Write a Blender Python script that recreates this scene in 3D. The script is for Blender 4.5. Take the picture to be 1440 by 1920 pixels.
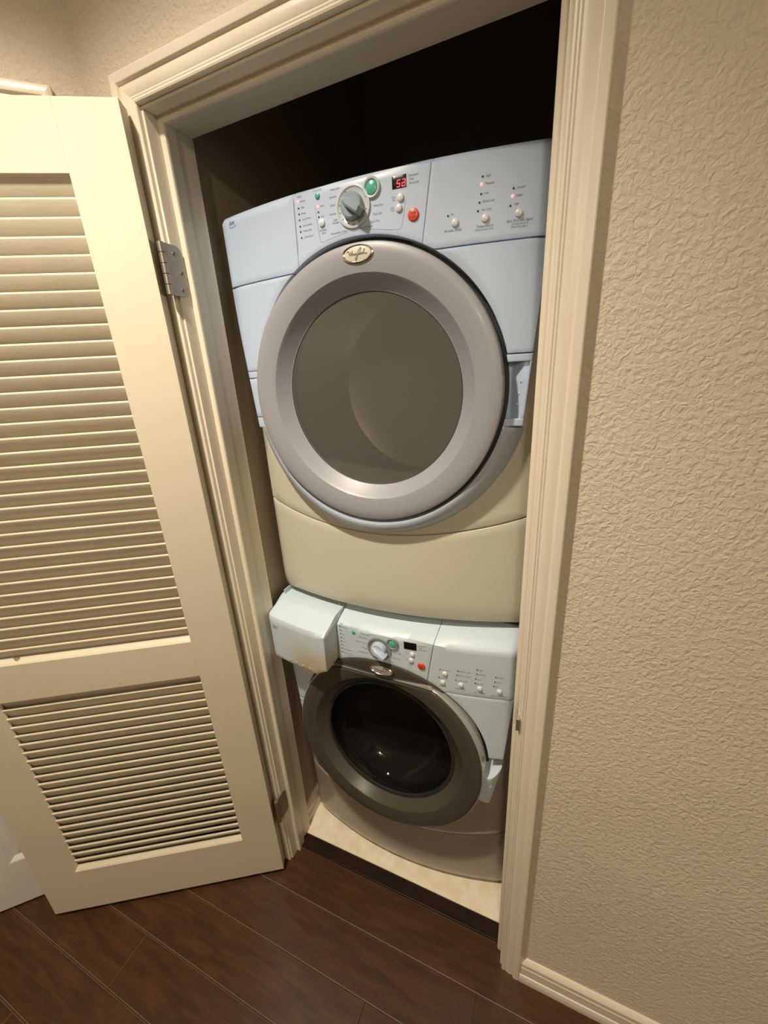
import bpy, bmesh, math, random
from mathutils import Matrix, Vector

# ------------------------------------------------------------------ clear
for o in list(bpy.data.objects):
    bpy.data.objects.remove(o, do_unlink=True)
SC = bpy.context.scene
COL = SC.collection
random.seed(4)

# ------------------------------------------------------------------ camera (ultra wide phone lens, tilted down, slightly rolled)
F_PX = 742.03
cam = bpy.data.cameras.new('camera')
cam.sensor_fit = 'VERTICAL'
cam.sensor_height = 24.0
cam.lens = F_PX * 24.0 / 1920.0
cam.clip_start = 0.02
cam.clip_end = 50
cam_ob = bpy.data.objects.new('camera', cam)
COL.objects.link(cam_ob)
def _cam_matrix(yaw, pitch, roll, loc):
    m = Matrix.Rotation(yaw, 3, 'Z') @ Matrix.Rotation(pitch, 3, 'X') @ Matrix.Rotation(roll, 3, 'Y')
    right = m @ Vector((1, 0, 0)); up = m @ Vector((0, 0, 1)); fwd = m @ Vector((0, 1, 0))
    r = Matrix((right, up, -fwd)).transposed().to_4x4()
    r.translation = loc
    return r
cam_ob.matrix_world = _cam_matrix(0.4242, -0.3365, 0.0586, (0.7287, -0.6712, 1.5765))
SC.camera = cam_ob

# ------------------------------------------------------------------ light and exposure
wd = bpy.data.worlds.new('world'); SC.world = wd; wd.use_nodes = True
wd.node_tree.nodes['Background'].inputs[0].default_value = (0.6, 0.5, 0.4, 1)
wd.node_tree.nodes['Background'].inputs[1].default_value = 0.02
LAMP = (0.12, -0.63, 2.625)       # recessed downlight over the hall, in front of the closet
ld = bpy.data.lights.new('ceiling_bulb', 'SPOT')
ld.energy = 162.0
ld.color = (1.0, 0.90, 0.75)
ld.shadow_soft_size = 0.035
ld.spot_size = math.radians(118)
ld.spot_blend = 1.0
lo = bpy.data.objects.new('ceiling_bulb', ld); lo.location = LAMP
COL.objects.link(lo)
FILL_POS = (1.15, -3.0, 2.52)        # unseen fill lamp added behind the camera to even out the light
ld2 = bpy.data.lights.new('fill_light', 'POINT')
ld2.energy = 52.0
ld2.color = (1.0, 0.90, 0.75)
ld2.shadow_soft_size = 0.10
lo2 = bpy.data.objects.new('fill_light', ld2); lo2.location = FILL_POS
COL.objects.link(lo2)
vs = SC.view_settings
SC.display_settings.display_device = 'sRGB'
vs.view_transform = 'Standard'
vs.look = 'None'
vs.exposure = 0.0
vs.gamma = 1.0
vs.use_curve_mapping = False

# ------------------------------------------------------------------ materials
MATS = {}
def mat(name, col, rough=0.5, metal=0.0, spec=0.5, emit=None, estr=0.0, coat=0.0):
    m = bpy.data.materials.new(name); m.use_nodes = True
    b = m.node_tree.nodes['Principled BSDF']
    b.inputs['Base Color'].default_value = (*col, 1)
    b.inputs['Roughness'].default_value = rough
    b.inputs['Metallic'].default_value = metal
    b.inputs['Specular IOR Level'].default_value = spec
    b.inputs['Coat Weight'].default_value = coat
    if emit:
        b.inputs['Emission Color'].default_value = (*emit, 1)
        b.inputs['Emission Strength'].default_value = estr
    MATS[name] = m
    return m
def nodes(m):
    nt = m.node_tree
    return nt, nt.nodes['Principled BSDF']
def add_bump(m, scale, strength, dist, detail=3, kind='noise', coord='Object', distort=0.0, rough=.5, ramp=None):
    nt, b = nodes(m)
    tc = nt.nodes.new('ShaderNodeTexCoord')
    t = nt.nodes.new('ShaderNodeTexNoise')
    t.inputs['Scale'].default_value = scale
    t.inputs['Detail'].default_value = detail
    t.inputs['Roughness'].default_value = rough
    t.inputs['Distortion'].default_value = distort
    nt.links.new(tc.outputs[coord], t.inputs['Vector'])
    src = t.outputs['Fac']
    if ramp:
        r = nt.nodes.new('ShaderNodeValToRGB')
        r.color_ramp.elements[0].position = ramp[0]; r.color_ramp.elements[1].position = ramp[1]
        nt.links.new(src, r.inputs['Fac']); src = r.outputs['Color']
    bp = nt.nodes.new('ShaderNodeBump')
    bp.inputs['Strength'].default_value = strength
    bp.inputs['Distance'].default_value = dist
    nt.links.new(src, bp.inputs['Height'])
    nt.links.new(bp.outputs['Normal'], b.inputs['Normal'])
    return bp
def add_mottle(m, c1, c2, scale, detail=4, stretch=(1, 1, 1), lo=.35, hi=.65, rough=.55, distort=0.0):
    nt, b = nodes(m)
    tc = nt.nodes.new('ShaderNodeTexCoord')
    mp = nt.nodes.new('ShaderNodeMapping'); mp.inputs['Scale'].default_value = stretch
    t = nt.nodes.new('ShaderNodeTexNoise')
    t.inputs['Scale'].default_value = scale; t.inputs['Detail'].default_value = detail
    t.inputs['Roughness'].default_value = rough; t.inputs['Distortion'].default_value = distort
    r = nt.nodes.new('ShaderNodeValToRGB')
    r.color_ramp.elements[0].position = lo; r.color_ramp.elements[1].position = hi
    r.color_ramp.elements[0].color = (*c1, 1); r.color_ramp.elements[1].color = (*c2, 1)
    nt.links.new(tc.outputs['Object'], mp.inputs['Vector'])
    nt.links.new(mp.outputs['Vector'], t.inputs['Vector'])
    nt.links.new(t.outputs['Fac'], r.inputs['Fac'])
    nt.links.new(r.outputs['Color'], b.inputs['Base Color'])
    return r, t

wall_m = mat('beige_wall_paint', (.66, .575, .44), .62, spec=.35)
add_mottle(wall_m, (.645, .560, .428), (.675, .59, .452), 3.0, 2)
add_bump(wall_m, 118, .46, .0030, 4, distort=.7, rough=.5, ramp=(.34, .72))
ceil_m = mat('ceiling_paint', (.70, .66, .58), .8)
trim_m = mat('cream_trim_paint', (.72, .645, .51), .34)
add_bump(trim_m, 160, .12, .001, 2)
door_m = mat('louvre_door_paint', (.63, .555, .415), .42)
add_bump(door_m, 220, .10, .001, 2)
add_mottle(door_m, (.63, .555, .415), (.22, .17, .11), 24, 1, (1, 1, 1), .775, .79, .4)
slat_m = mat('slat_paint', (.80, .73, .60), .45)
add_mottle(slat_m, (.585, .51, .375), (.645, .57, .425), 26, 5, (1, 1, 9), .3, .7)
white_m = mat('white_door_paint', (.62, .59, .53), .4)
wood_m = mat('dark_wood', (.05, .025, .013), .34, spec=.32)
add_mottle(wood_m, (.038, .0148, .0050), (.086, .037, .0135), 7, 6, (1, 7, 1), .3, .72, .62, .6)
add_bump(wood_m, 40, .10, .002, 3)
thr_m = mat('shade_darkened_wood', (.018, .008, .0035), .4, spec=.25)  # wood colour darkened to stand for shade and reflection at the closet edge
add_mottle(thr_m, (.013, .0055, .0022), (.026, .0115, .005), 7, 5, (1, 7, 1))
sub_m = mat('joint_dark', (.012, .008, .006), .8)
bev_m = mat('pale_plank_edge', (.14, .082, .045), .5)  # paler brown for the bevelled plank edges
lino_m = mat('cream_linoleum', (.74, .64, .44), .42)
add_mottle(lino_m, (.80, .68, .46), (.90, .82, .64), 22, 5, (1, 1, 1), .36, .66)
closet_m = mat('shaded_beige_paint', (.42, .34, .24), .8, spec=.2)  # same beige as the hall, with the closet's shade put into the colour
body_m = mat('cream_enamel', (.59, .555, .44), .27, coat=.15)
wbody_m = mat('shaded_enamel', (.28, .235, .185), .26, coat=.3)  # enamel darkened for the weaker light low down on the washer
fas_m = mat('pale_blue_grey_plastic', (.49, .58, .735), .38)
wfas_m = mat('pale_grey_plastic', (.55, .64, .68), .38)
gap_m = mat('seam_shadow_plastic', (.03, .03, .032), .7)
ring_m = mat('mauve_grey_door_plastic', (.305, .30, .32), .40, spec=.5, coat=.05)
add_bump(ring_m, 1400, .08, .0006, 1)
wring_m = mat('dark_pewter_door_plastic', (.085, .075, .055), .30, metal=.25)
wedge_m = mat('satin_silver_edge', (.62, .60, .54), .28, metal=.55)
silver_m = mat('satin_silver_trim', (.42, .47, .54), .28, metal=.1)
chrome_m = mat('chrome', (.75, .73, .68), .16, metal=1.0)
knob_m = mat('slate_blue_knob_plastic', (.27, .34, .39), .30)
wknob_m = mat('lavender_knob_plastic', (.46, .52, .66), .28)
bez_m = mat('dial_bezel_plastic', (.54, .57, .60), .32)
wbez_m = mat('dark_dial_bezel_plastic', (.24, .245, .235), .4)
green_m = mat('green_button', (.08, .42, .30), .25)
red_m = mat('red_button', (.72, .07, .045), .35)
btn_m = mat('pearl_button', (.70, .71, .70), .28)
ink_m = mat('grey_print', (.14, .15, .17), .6)
blueink_m = mat('blue_print', (.12, .19, .36), .6)
redink_m = mat('dark_red_print', (.26, .03, .025), .6)
line_m = mat('pale_print', (.36, .38, .40), .6)
led_m = mat('unlit_indicator', (.02, .02, .022), .4)
ledon_m = mat('lit_indicator', (.9, .3, .28), .4, emit=(1, .22, .2), estr=1.6)
disp_m = mat('display_window', (.008, .005, .005), .25)
digit_m = mat('red_digits', (.9, .03, .05), .5, emit=(1, .03, .07), estr=2.2)
badge_m = mat('badge_plate', (.70, .66, .53), .3, metal=.15)
wbadge_m = mat('bronze_badge_plate', (.40, .35, .28), .35, metal=.2)
rub_m = mat('rubber_black', (.02, .02, .022), .6)
drum_m = mat('drum_steel', (.40, .39, .37), .35, metal=.8)
ddrum_m = mat('drum_grey_enamel', (.55, .52, .46), .28, metal=.5)
hinge_m = mat('aged_hinge_steel', (.34, .31, .25), .38, metal=.75)
add_mottle(hinge_m, (.31, .28, .23), (.37, .335, .275), 60, 3)
brass_m = mat('tarnished_brass', (.20, .15, .085), .5, metal=.5)
steel_m = mat('strike_steel', (.55, .52, .47), .3, metal=.9)
bulb_m = mat('lamp_trim_white', (.8, .78, .74), .5)
soil_m = mat('drawer_front_plastic', (.55, .635, .67), .38)
def stained(m, zc, x_c):
    nt, b = nodes(m)
    tc = nt.nodes.new('ShaderNodeTexCoord')
    sp = nt.nodes.new('ShaderNodeSeparateXYZ'); nt.links.new(tc.outputs['Object'], sp.inputs[0])
    mz = nt.nodes.new('ShaderNodeMapRange'); mz.inputs['From Min'].default_value = zc + .10; mz.inputs['From Max'].default_value = zc + .015
    mx = nt.nodes.new('ShaderNodeMapRange'); mx.inputs['From Min'].default_value = x_c - .13; mx.inputs['From Max'].default_value = x_c - .04
    nz = nt.nodes.new('ShaderNodeTexNoise'); nz.inputs['Scale'].default_value = 26; nz.inputs['Detail'].default_value = 4
    nt.links.new(tc.outputs['Object'], nz.inputs['Vector'])
    nt.links.new(sp.outputs['Z'], mz.inputs['Value']); nt.links.new(sp.outputs['X'], mx.inputs['Value'])
    m1 = nt.nodes.new('ShaderNodeMath'); m1.operation = 'MULTIPLY'
    nt.links.new(mz.outputs[0], m1.inputs[0]); nt.links.new(mx.outputs[0], m1.inputs[1])
    m2 = nt.nodes.new('ShaderNodeMath'); m2.operation = 'MULTIPLY'; m2.use_clamp = True
    m3 = nt.nodes.new('ShaderNodeMath'); m3.operation = 'MULTIPLY_ADD'; m3.inputs[1].default_value = 1.2; m3.inputs[2].default_value = .25
    nt.links.new(nz.outputs['Fac'], m3.inputs[0])
    nt.links.new(m1.outputs[0], m2.inputs[0]); nt.links.new(m3.outputs[0], m2.inputs[1])
    mix = nt.nodes.new('ShaderNodeMix'); mix.data_type = 'RGBA'
    mix.inputs['A'].default_value = b.inputs['Base Color'].default_value
    mix.inputs['B'].default_value = (.46, .33, .14, 1)
    nt.links.new(m2.outputs[0], mix.inputs['Factor'])
    nt.links.new(mix.outputs['Result'], b.inputs['Base Color'])
stained(soil_m, .80, -.16)
def glass(name, tint, haze, rough, mixf):
    m = bpy.data.materials.new(name); m.use_nodes = True
    nt = m.node_tree; b = nt.nodes['Principled BSDF']
    b.inputs['Base Color'].default_value = (*haze, 1)
    b.inputs['Roughness'].default_value = rough
    tr = nt.nodes.new('ShaderNodeBsdfTransparent'); tr.inputs[0].default_value = (*tint, 1)
    mx = nt.nodes.new('ShaderNodeMixShader'); mx.inputs[0].default_value = mixf
    out = nt.nodes['Material Output']
    nt.links.new(tr.outputs[0], mx.inputs[1]); nt.links.new(b.outputs[0], mx.inputs[2])
    nt.links.new(mx.outputs[0], out.inputs['Surface'])
    MATS[name] = m
    return m
dglass_m = glass('smoked_window', (.86, .84, .80), (.165, .152, .130), .10, .50)
wglass_m = glass('dark_bowl_glass', (.42, .41, .38), (.012, .011, .010), .03, .40)

# ------------------------------------------------------------------ mesh helpers
def link(name, me, m, parent=None, loc=None, rot=None, smooth=False, angle=None):
    ob = bpy.data.objects.new(name, me)
    COL.objects.link(ob)
    if m is not None:
        me.materials.append(m)
    if parent: ob.parent = parent
    if loc: ob.location = loc
    if rot: ob.rotation_euler = rot
    if smooth:
        for p in me.polygons: p.use_smooth = True
        if angle:
            try: me.set_sharp_from_angle(angle=angle)
            except Exception: pass
    return ob
def raw(name, v, f, m, parent=None, smooth=False, angle=.6, fix=True, **k):
    me = bpy.data.meshes.new(name); me.from_pydata([tuple(a) for a in v], [], f)
    if fix:
        bm = bmesh.new(); bm.from_mesh(me)
        bmesh.ops.remove_doubles(bm, verts=bm.verts, dist=1e-6)
        bmesh.ops.recalc_face_normals(bm, faces=bm.faces)
        bm.to_mesh(me); bm.free()
    return link(name, me, m, parent, smooth=smooth, angle=angle, **k)
def tag(o, label=None, cat=None, kind=None, group=None):
    if label: o['label'] = label
    if cat: o['category'] = cat
    if kind: o['kind'] = kind
    if group: o['group'] = group
    return o
def empty(name, loc=(0, 0, 0), rz=0):
    o = bpy.data.objects.new(name, None); o.empty_display_size = .05
    COL.objects.link(o); o.location = loc; o.rotation_euler = (0, 0, rz)
    return o
def box_bm(bm, x0, x1, y0, y1, z0, z1):
    vs_ = [bm.verts.new(c) for c in ((x0,y0,z0),(x1,y0,z0),(x1,y1,z0),(x0,y1,z0),(x0,y0,z1),(x1,y0,z1),(x1,y1,z1),(x0,y1,z1))]
    for q in ((0,3,2,1),(4,5,6,7),(0,1,5,4),(1,2,6,5),(2,3,7,6),(3,0,4,7)):
        bm.faces.new([vs_[i] for i in q])
def box(name, b, m, parent=None, bevel=0.0, seg=2, **k):
    bm = bmesh.new(); box_bm(bm, *b)
    if bevel:
        bmesh.ops.bevel(bm, geom=bm.edges[:], offset=bevel, segments=seg, affect='EDGES', profile=.5)
    me = bpy.data.meshes.new(name); bm.to_mesh(me); bm.free()
    return link(name, me, m, parent, **k)
def boxes(name, bl, m, parent=None):
    bm = bmesh.new()
    for b in bl: box_bm(bm, *b)
    me = bpy.data.meshes.new(name); bm.to_mesh(me); bm.free()
    return link(name, me, m, parent)
def sweep(name, prof, fa, fb, m, parent=None, smooth=False):
    """profile (a list of 2-D points) placed by fa and fb at the two ends, closed"""
    n = len(prof)
    v = [fa(p) for p in prof] + [fb(p) for p in prof]
    f = [(i, (i+1) % n, n+(i+1) % n, n+i) for i in range(n)] + [tuple(range(n))[::-1], tuple(range(n, 2*n))]
    return raw(name, v, f, m, parent, smooth=smooth, angle=.45)
def lathe(name, prof, m, parent=None, seg=96, fn=None, loc=None, closed=False, rot=None, smooth=True, angle=.5):
    """profile of (r, y) spun about the local y axis through the origin; r = 0 ends close"""
    v, f = [], []
    rows = []
    for (r, y) in prof:
        if r < 1e-6:
            rows.append([len(v)] * seg); v.append((0, y, 0))
        else:
            row = []
            for i in range(seg):
                a = 2*math.pi*i/seg
                pt = (r*math.cos(a), y, r*math.sin(a))
                if fn: pt = fn(pt)
                row.append(len(v)); v.append(pt)
            rows.append(row)
    pairs = list(zip(rows[:-1], rows[1:])) + ([(rows[-1], rows[0])] if closed else [])
    for a, b in pairs:
        for i in range(seg):
            j = (i+1) % seg
            q = []
            for t in (a[i], a[j], b[j], b[i]):
                if t not in q: q.append(t)
            if len(q) > 2: f.append(tuple(q))
    return raw(name, v, f, m, parent, smooth=smooth, angle=angle, loc=loc, rot=rot)
def patch(name, A, B, yf, m, parent=None, nt=24, ns=6, thick=.02, rnd=.003, closed=False, tvals=None, yback=None, angle=.7, rt=True):
    """a slab between the curves A(t) and B(t), both giving (x, z); the front follows yf(x, z), its rim rounded"""
    ts = tvals if tvals else [i/nt for i in range(nt+1)]
    if not closed and rnd and rt:
        L = sum(math.dist(B(ts[i]), B(ts[i+1])) + math.dist(A(ts[i]), A(ts[i+1])) for i in range(len(ts)-1)) / 2
        e = rnd / L
        ts = [0, .3*e, e] + [t for t in ts if 1.3*e < t < 1-1.3*e] + [1-e, 1-.3*e, 1]
    ends = {}
    if not closed and rnd and rt:
        ends = {0: 1.0, 1: .3, len(ts)-1: 1.0, len(ts)-2: .3}
    if closed: ts = ts[:-1] if abs(ts[-1]-1) < 1e-9 else ts
    front = []
    for i, t in enumerate(ts):
        a, b = A(t), B(t); L = max(math.dist(a, b), 1e-5)
        e = min(rnd / L, .3) if rnd else 0
        ss = ([0, .3*e, e] + [e + (1-2*e)*k/ns for k in range(1, ns)] + [1-e, 1-.3*e, 1]) if rnd else [k/ns for k in range(ns+1)]
        row = []
        for j, s in enumerate(ss):
            x = a[0]+(b[0]-a[0])*s; z = a[1]+(b[1]-a[1])*s
            off = 0
            if rnd:
                if j in (0, len(ss)-1): off = 1.0
                elif j in (1, len(ss)-2): off = .3
                off = max(off, ends.get(i, 0)) * rnd
            row.append((x, yf(x, z)+off, z))
        front.append(row)
    nr, nc = len(front), len(front[0])
    v = [p for r in front for p in r]
    back = [(p[0], (yback if yback is not None else p[1]+thick), p[2]) for p in v]
    n0 = len(v); v = v + back
    f = []
    rr = nr if closed else nr-1
    idx = lambda i, j: (i % nr)*nc + j
    for i in range(rr):
        for j in range(nc-1):
            q = (idx(i, j), idx(i+1, j), idx(i+1, j+1), idx(i, j+1))
            f.append(q); f.append(tuple(n0+k for k in q[::-1]))
        for j in (0, nc-1):
            f.append((idx(i, j), idx(i+1, j), n0+idx(i+1, j), n0+idx(i, j)))
    if not closed:
        for i in (0, nr-1):
            for j in range(nc-1):
                f.append((idx(i, j), idx(i, j+1), n0+idx(i, j+1), n0+idx(i, j)))
    return raw(name, v, f, m, parent, smooth=True, angle=angle)
def lerp(a, b, t): return a + (b-a)*t

# ------------------------------------------------------------------ room dimensions
W, H, D, CW, RV = 0.6997, 2.045, 0.1109, 0.0465, 0.005
CEIL = 2.66
CX = -0.14                     # where the closet wall meets the angled wall
# ------------------------------------------------------------------ floor
fl = box('floor', (-2.3, 2.6, -4.0, .088, -.05, -.006), sub_m)
tag(fl, 'dark brown hardwood plank floor of the hallway', 'floor', 'structure')
def plank(x0, x1, y0, y1):
    g = .0007; b = .0022
    v = []
    for (i, z) in ((0, -.006), (0, -.0014), (b, 0)):
        v += [(x0+g+i*.6, y0+g+i, z), (x1-g-i*.6, y0+g+i, z), (x1-g-i*.6, y1-g-i, z), (x0+g+i*.6, y1-g-i, z)]
    f = [(3, 2, 1, 0), (8, 9, 10, 11)]
    for k in (0, 4):
        for i in range(4):
            j = (i+1) % 4
            f.append((k+i, k+j, k+4+j, k+4+i))
    me = bpy.data.meshes.new('plank'); me.from_pydata(v, [], f)
    ob = link('plank', me, wood_m, fl)
    me.materials.append(bev_m)
    for p in me.polygons:
        if p.index >= 6: p.material_index = 1
    return ob
joints = {0: [-1.2, -.35, .98], 1: [-.62, .65, 1.5], 2: [-.95, .379, 1.25], 3: [-.3, .9], 4: [-1.1, .1, 1.3], 5: [-.5, .7]}
for k in range(32):
    y1 = .043 - .125*k; y0 = y1 - .125
    xs = [-2.3] + joints.get(k, [-1.0 + .31*(k % 3), .4 + .27*(k % 4)]) + [2.6]
    for a, b in zip(xs[:-1], xs[1:]):
        plank(a, b, y0, y1)
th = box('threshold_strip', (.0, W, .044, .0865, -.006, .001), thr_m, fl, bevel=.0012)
cf = box('floor_closet', (-.04, .745, .0872, 1.02, -.05, .0025), lino_m)
tag(cf, 'cream mottled linoleum floor inside the laundry closet', 'floor', 'structure')

# ------------------------------------------------------------------ walls
wb = boxes('wall_back', [(CX, -.018, 0, D, 0, CEIL), (W+.018, 2.6, 0, D, 0, CEIL), (-.018, W+.018, 0, D, H+.018, CEIL)], wall_m)
tag(wb, 'beige textured wall around the laundry closet opening', 'wall', 'structure')
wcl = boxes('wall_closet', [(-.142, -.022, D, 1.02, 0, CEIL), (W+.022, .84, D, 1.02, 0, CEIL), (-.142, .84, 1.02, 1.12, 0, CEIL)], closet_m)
tag(wcl, 'beige side and back walls inside the laundry closet, darkened for shade', 'wall', 'structure')
ce = box('ceiling', (-2.4, 2.7, -4.1, 1.12, CEIL, CEIL+.05), ceil_m)
tag(ce, 'plain off-white hallway ceiling above the closet', 'ceiling', 'structure')
wf_ = box('wall_front', (-2.3, 2.6, -4.1, -4.0, 0, CEIL), wall_m)
tag(wf_, 'beige wall far behind the camera, facing the laundry closet', 'wall', 'structure')
wr_ = box('wall_right', (2.6, 2.7, -4.1, D, 0, CEIL), wall_m)
tag(wr_, 'beige wall at the far right end of the hallway', 'wall', 'structure')
wsd = box('wall_side', (-2.4, -2.3, -4.1, -1.5, 0, CEIL), wall_m)
tag(wsd, 'beige side wall of the room behind the camera', 'wall', 'structure')
# angled wall on the left: s runs along it from the corner, d is the distance towards the hall
Q = 1/math.sqrt(2)
def LW(s, d, z): return (CX - s*Q + d*Q, -s*Q - d*Q, z)
def lw_box(bl):
    v, f = [], []
    for (s0, s1, d0, d1, z0, z1) in bl:
        o = len(v)
        v += [LW(s, d, z) for z in (z0, z1) for (s, d) in ((s0, d0), (s1, d0), (s1, d1), (s0, d1))]
        f += [tuple(o+i for i in q) for q in ((0,3,2,1),(4,5,6,7),(0,1,5,4),(1,2,6,5),(2,3,7,6),(3,0,4,7))]
    return v, f
S0, S1 = .105, .835            # door opening along the angled wall
v, f = lw_box([(0, S0-.018, -.13, 0, 0, CEIL), (S1+.018, 3.05, -.13, 0, 0, CEIL), (S0-.018, S1+.018, -.13, 0, 2.058, CEIL)])
wl = raw('wall_left', v, f, wall_m)
tag(wl, 'beige angled wall meeting the closet wall at the left corner', 'wall', 'structure')

# ------------------------------------------------------------------ casings, jambs, baseboards
CAS = [(0, 0), (0, .0065), (.0015, .0085), (.004, .0095), (.0065, .0085), (.0085, .0092), (.011, .0082), (.0135, .0095), (.019, .0108),
       (.025, .0112), (.0292, .0105), (.0300, .0128), (.0318, .0152), (.0335, .016), (.044, .016), (.0460, .0150), (CW, .0125), (CW, 0)]
xl, xr, zt = -RV, W+RV, H+RV
t1 = sweep('trim_1', CAS, lambda p: (xl-p[0], -p[1], 0), lambda p: (xl-p[0], -p[1], zt+p[0]), trim_m, smooth=True)
tag(t1, 'cream door casing on the hinge side of the closet opening', 'casing', 'structure')
t2 = sweep('trim_2', CAS, lambda p: (xl-p[0], -p[1], zt+p[0]), lambda p: (xr+p[0], -p[1], zt+p[0]), trim_m, smooth=True)
tag(t2, 'cream head casing across the top of the closet opening', 'casing', 'structure')
t3 = sweep('trim_3', CAS, lambda p: (xr+p[0], -p[1], 0), lambda p: (xr+p[0], -p[1], zt+p[0]), trim_m, smooth=True)
tag(t3, 'cream door casing on the latch side beside the textured wall', 'casing', 'structure')
STOP = [(0, 0), (0, .008), (.002, .0105), (.0045, .0112), (.0095, .0105), (.0135, .0085), (.030, .0080), (.034, .0065), (.034, 0)]
SY = .028
jl = box('trim_4', (-.018, 0, .0005, D, 0, H), trim_m, bevel=.001)
tag(jl, 'cream jamb board on the hinge side, carrying two hinges', 'jamb', 'structure')
sweep('door_stop', STOP, lambda p: (p[1], SY+p[0], 0), lambda p: (p[1], SY+p[0], H-.008), trim_m, jl, smooth=True)
jr = box('trim_5', (W, W+.018, .0005, D, 0, H), trim_m, bevel=.001)
tag(jr, 'cream jamb board on the latch side with a strike plate', 'jamb', 'structure')
sweep('door_stop', STOP, lambda p: (W-p[1], SY+p[0], 0), lambda p: (W-p[1], SY+p[0], H-.008), trim_m, jr, smooth=True)
jh = box('trim_6', (-.018, W+.018, .0005, D, H, H+.018), trim_m, bevel=.001)
tag(jh, 'cream head jamb spanning the top of the opening', 'jamb', 'structure')
sweep('door_stop', STOP, lambda p: (0, SY+p[0], H-p[1]), lambda p: (W, SY+p[0], H-p[1]), trim_m, jh, smooth=True)
# strike plate with its curled lip
sp = box('strike_plate', (W-.0016, W+.0004, .002, .026, .858, .914), steel_m, jr, bevel=.0006)
box('strike_lip', (W-.0022, W+.0052, -.0130, .002, .872, .902), steel_m, sp, bevel=.001)
box('strike_hole', (W-.0021, W-.0012, .008, .020, .876, .898), gap_m, sp)
BASE = [(0, 0), (.016, 0), (.0165, .010), (.0160, .020), (.0135, .0275), (.0115, .0290), (.0115, .058), (.0095, .0610), (.0095, .0640),
        (.0115, .0670), (.0115, .0760), (.0085, .0820), (.0040, .0865), (0, .0870)]
b1 = sweep('baseboard_right', BASE, lambda p: (xr+CW, -p[0], p[1]), lambda p: (2.6, -p[0], p[1]), trim_m, smooth=True)
tag(b1, 'cream moulded baseboard under the textured wall', 'baseboard', 'structure')
b2 = sweep('baseboard_closet', BASE, lambda p: (-.022+p[0]*.8, D, .0025+p[1]), lambda p: (-.022+p[0]*.8, 1.02, .0025+p[1]), trim_m, smooth=True)
tag(b2, 'cream baseboard along the left wall inside the closet', 'baseboard', 'structure')
# angled wall door: casing, jamb, door
sL0, sL1, zL = S0-.004, S1+.004, 2.047
CAL = [(a*1.12, b) for a, b in CAS]
t7 = sweep('trim_7', CAL, lambda p: LW(sL0-p[0], p[1], zL+p[0]), lambda p: LW(sL1+p[0], p[1], zL+p[0]), trim_m, smooth=True)
tag(t7, 'white head casing over the door in the angled wall', 'casing', 'structure')
t8 = sweep('trim_8', CAL, lambda p: LW(sL0-p[0], p[1], 0), lambda p: LW(sL0-p[0], p[1], zL+p[0]), trim_m, smooth=True)
tag(t8, 'white side casing of the angled wall door, near the corner', 'casing', 'structure')
t9 = sweep('trim_9', CAL, lambda p: LW(sL1+p[0], p[1], 0), lambda p: LW(sL1+p[0], p[1], zL+p[0]), trim_m, smooth=True)
tag(t9, 'white side casing of the angled wall door, far from the corner', 'casing', 'structure')
v, f = lw_box([(S0-.018, S0, -.13, -.0005, 0, 2.040), (S1, S1+.018, -.13, -.0005, 0, 2.040), (S0-.018, S1+.018, -.13, -.0005, 2.040, 2.058)])
t10 = raw('trim_10', v, f, trim_m)
tag(t10, 'white jamb lining the doorway in the angled wall', 'jamb', 'structure')

d2 = empty('door_2', LW((S0+S1)/2, -.14, 0))
tag(d2, 'white panelled door set back in the angled wall, behind the louvre door', 'door', 'structure')
d2.rotation_euler = (0, 0, 0)
def d2part(name, bl, m=white_m):
    v, f = lw_box(bl)
    o = d2.location
    return raw(name, [(a-o[0], b-o[1], c-o[2]) for a, b, c in v], f, m, d2)
dz0, dz1 = .010, 2.036
fd0, fd1 = -.158, -.1245      # slab depth range
st, mu = .105, .10
sa, sb = S0+.003, S1-.003
sm = (sa+sb)/2
d2part('stile', [(sa, sa+st, fd0, fd1, dz0, dz1)]); d2part('stile', [(sb-st, sb, fd0, fd1, dz0, dz1)])
zr = [(dz0, .19), (.80, .95), (1.58, 1.68), (1.93, dz1)]
for a, b in zr: d2part('rail', [(sa+st, sb-st, fd0, fd1, a, b)])
for (z0, z1) in ((.19, .80), (.95, 1.58), (1.68, 1.93)):
    d2part('mullion', [(sm-mu/2, sm+mu/2, fd0, fd1, z0, z1)])
    for (p0, p1) in ((sa+st, sm-mu/2), (sm+mu/2, sb-st)):
        rings = [(0, fd1), (.004, fd1-.001), (.016, fd1-.011), (.024, fd1-.011), (.042, fd1-.0045), (.060, fd1-.0035)]
        v, f = [], []
        for (i, dd) in rings:
            v += [LW(p0+i, dd, z0+i), LW(p1-i, dd, z0+i), LW(p1-i, dd, z1-i), LW(p0+i, dd, z1-i)]
        for k in range(len(rings)-1):
            for i in range(4):
                j = (i+1) % 4
                f.append((4*k+i, 4*k+j, 4*k+4+j, 4*k+4+i))
        k = 4*(len(rings)-1); f.append((k, k+1, k+2, k+3))
        o = d2.location
        # closed at the back so that the panel is a solid
        n = len(v); v += [LW(p0, fd0+.004, z0), LW(p1, fd0+.004, z0), LW(p1, fd0+.004, z1), LW(p0, fd0+.004, z1)]
        f += [(i, (i+1) % 4, n+(i+1) % 4, n+i) for i in range(4)] + [(n, n+1, n+2, n+3)]
        raw('panel', [(a-o[0], b-o[1], c-o[2]) for a, b, c in v], f, white_m, d2)

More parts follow.
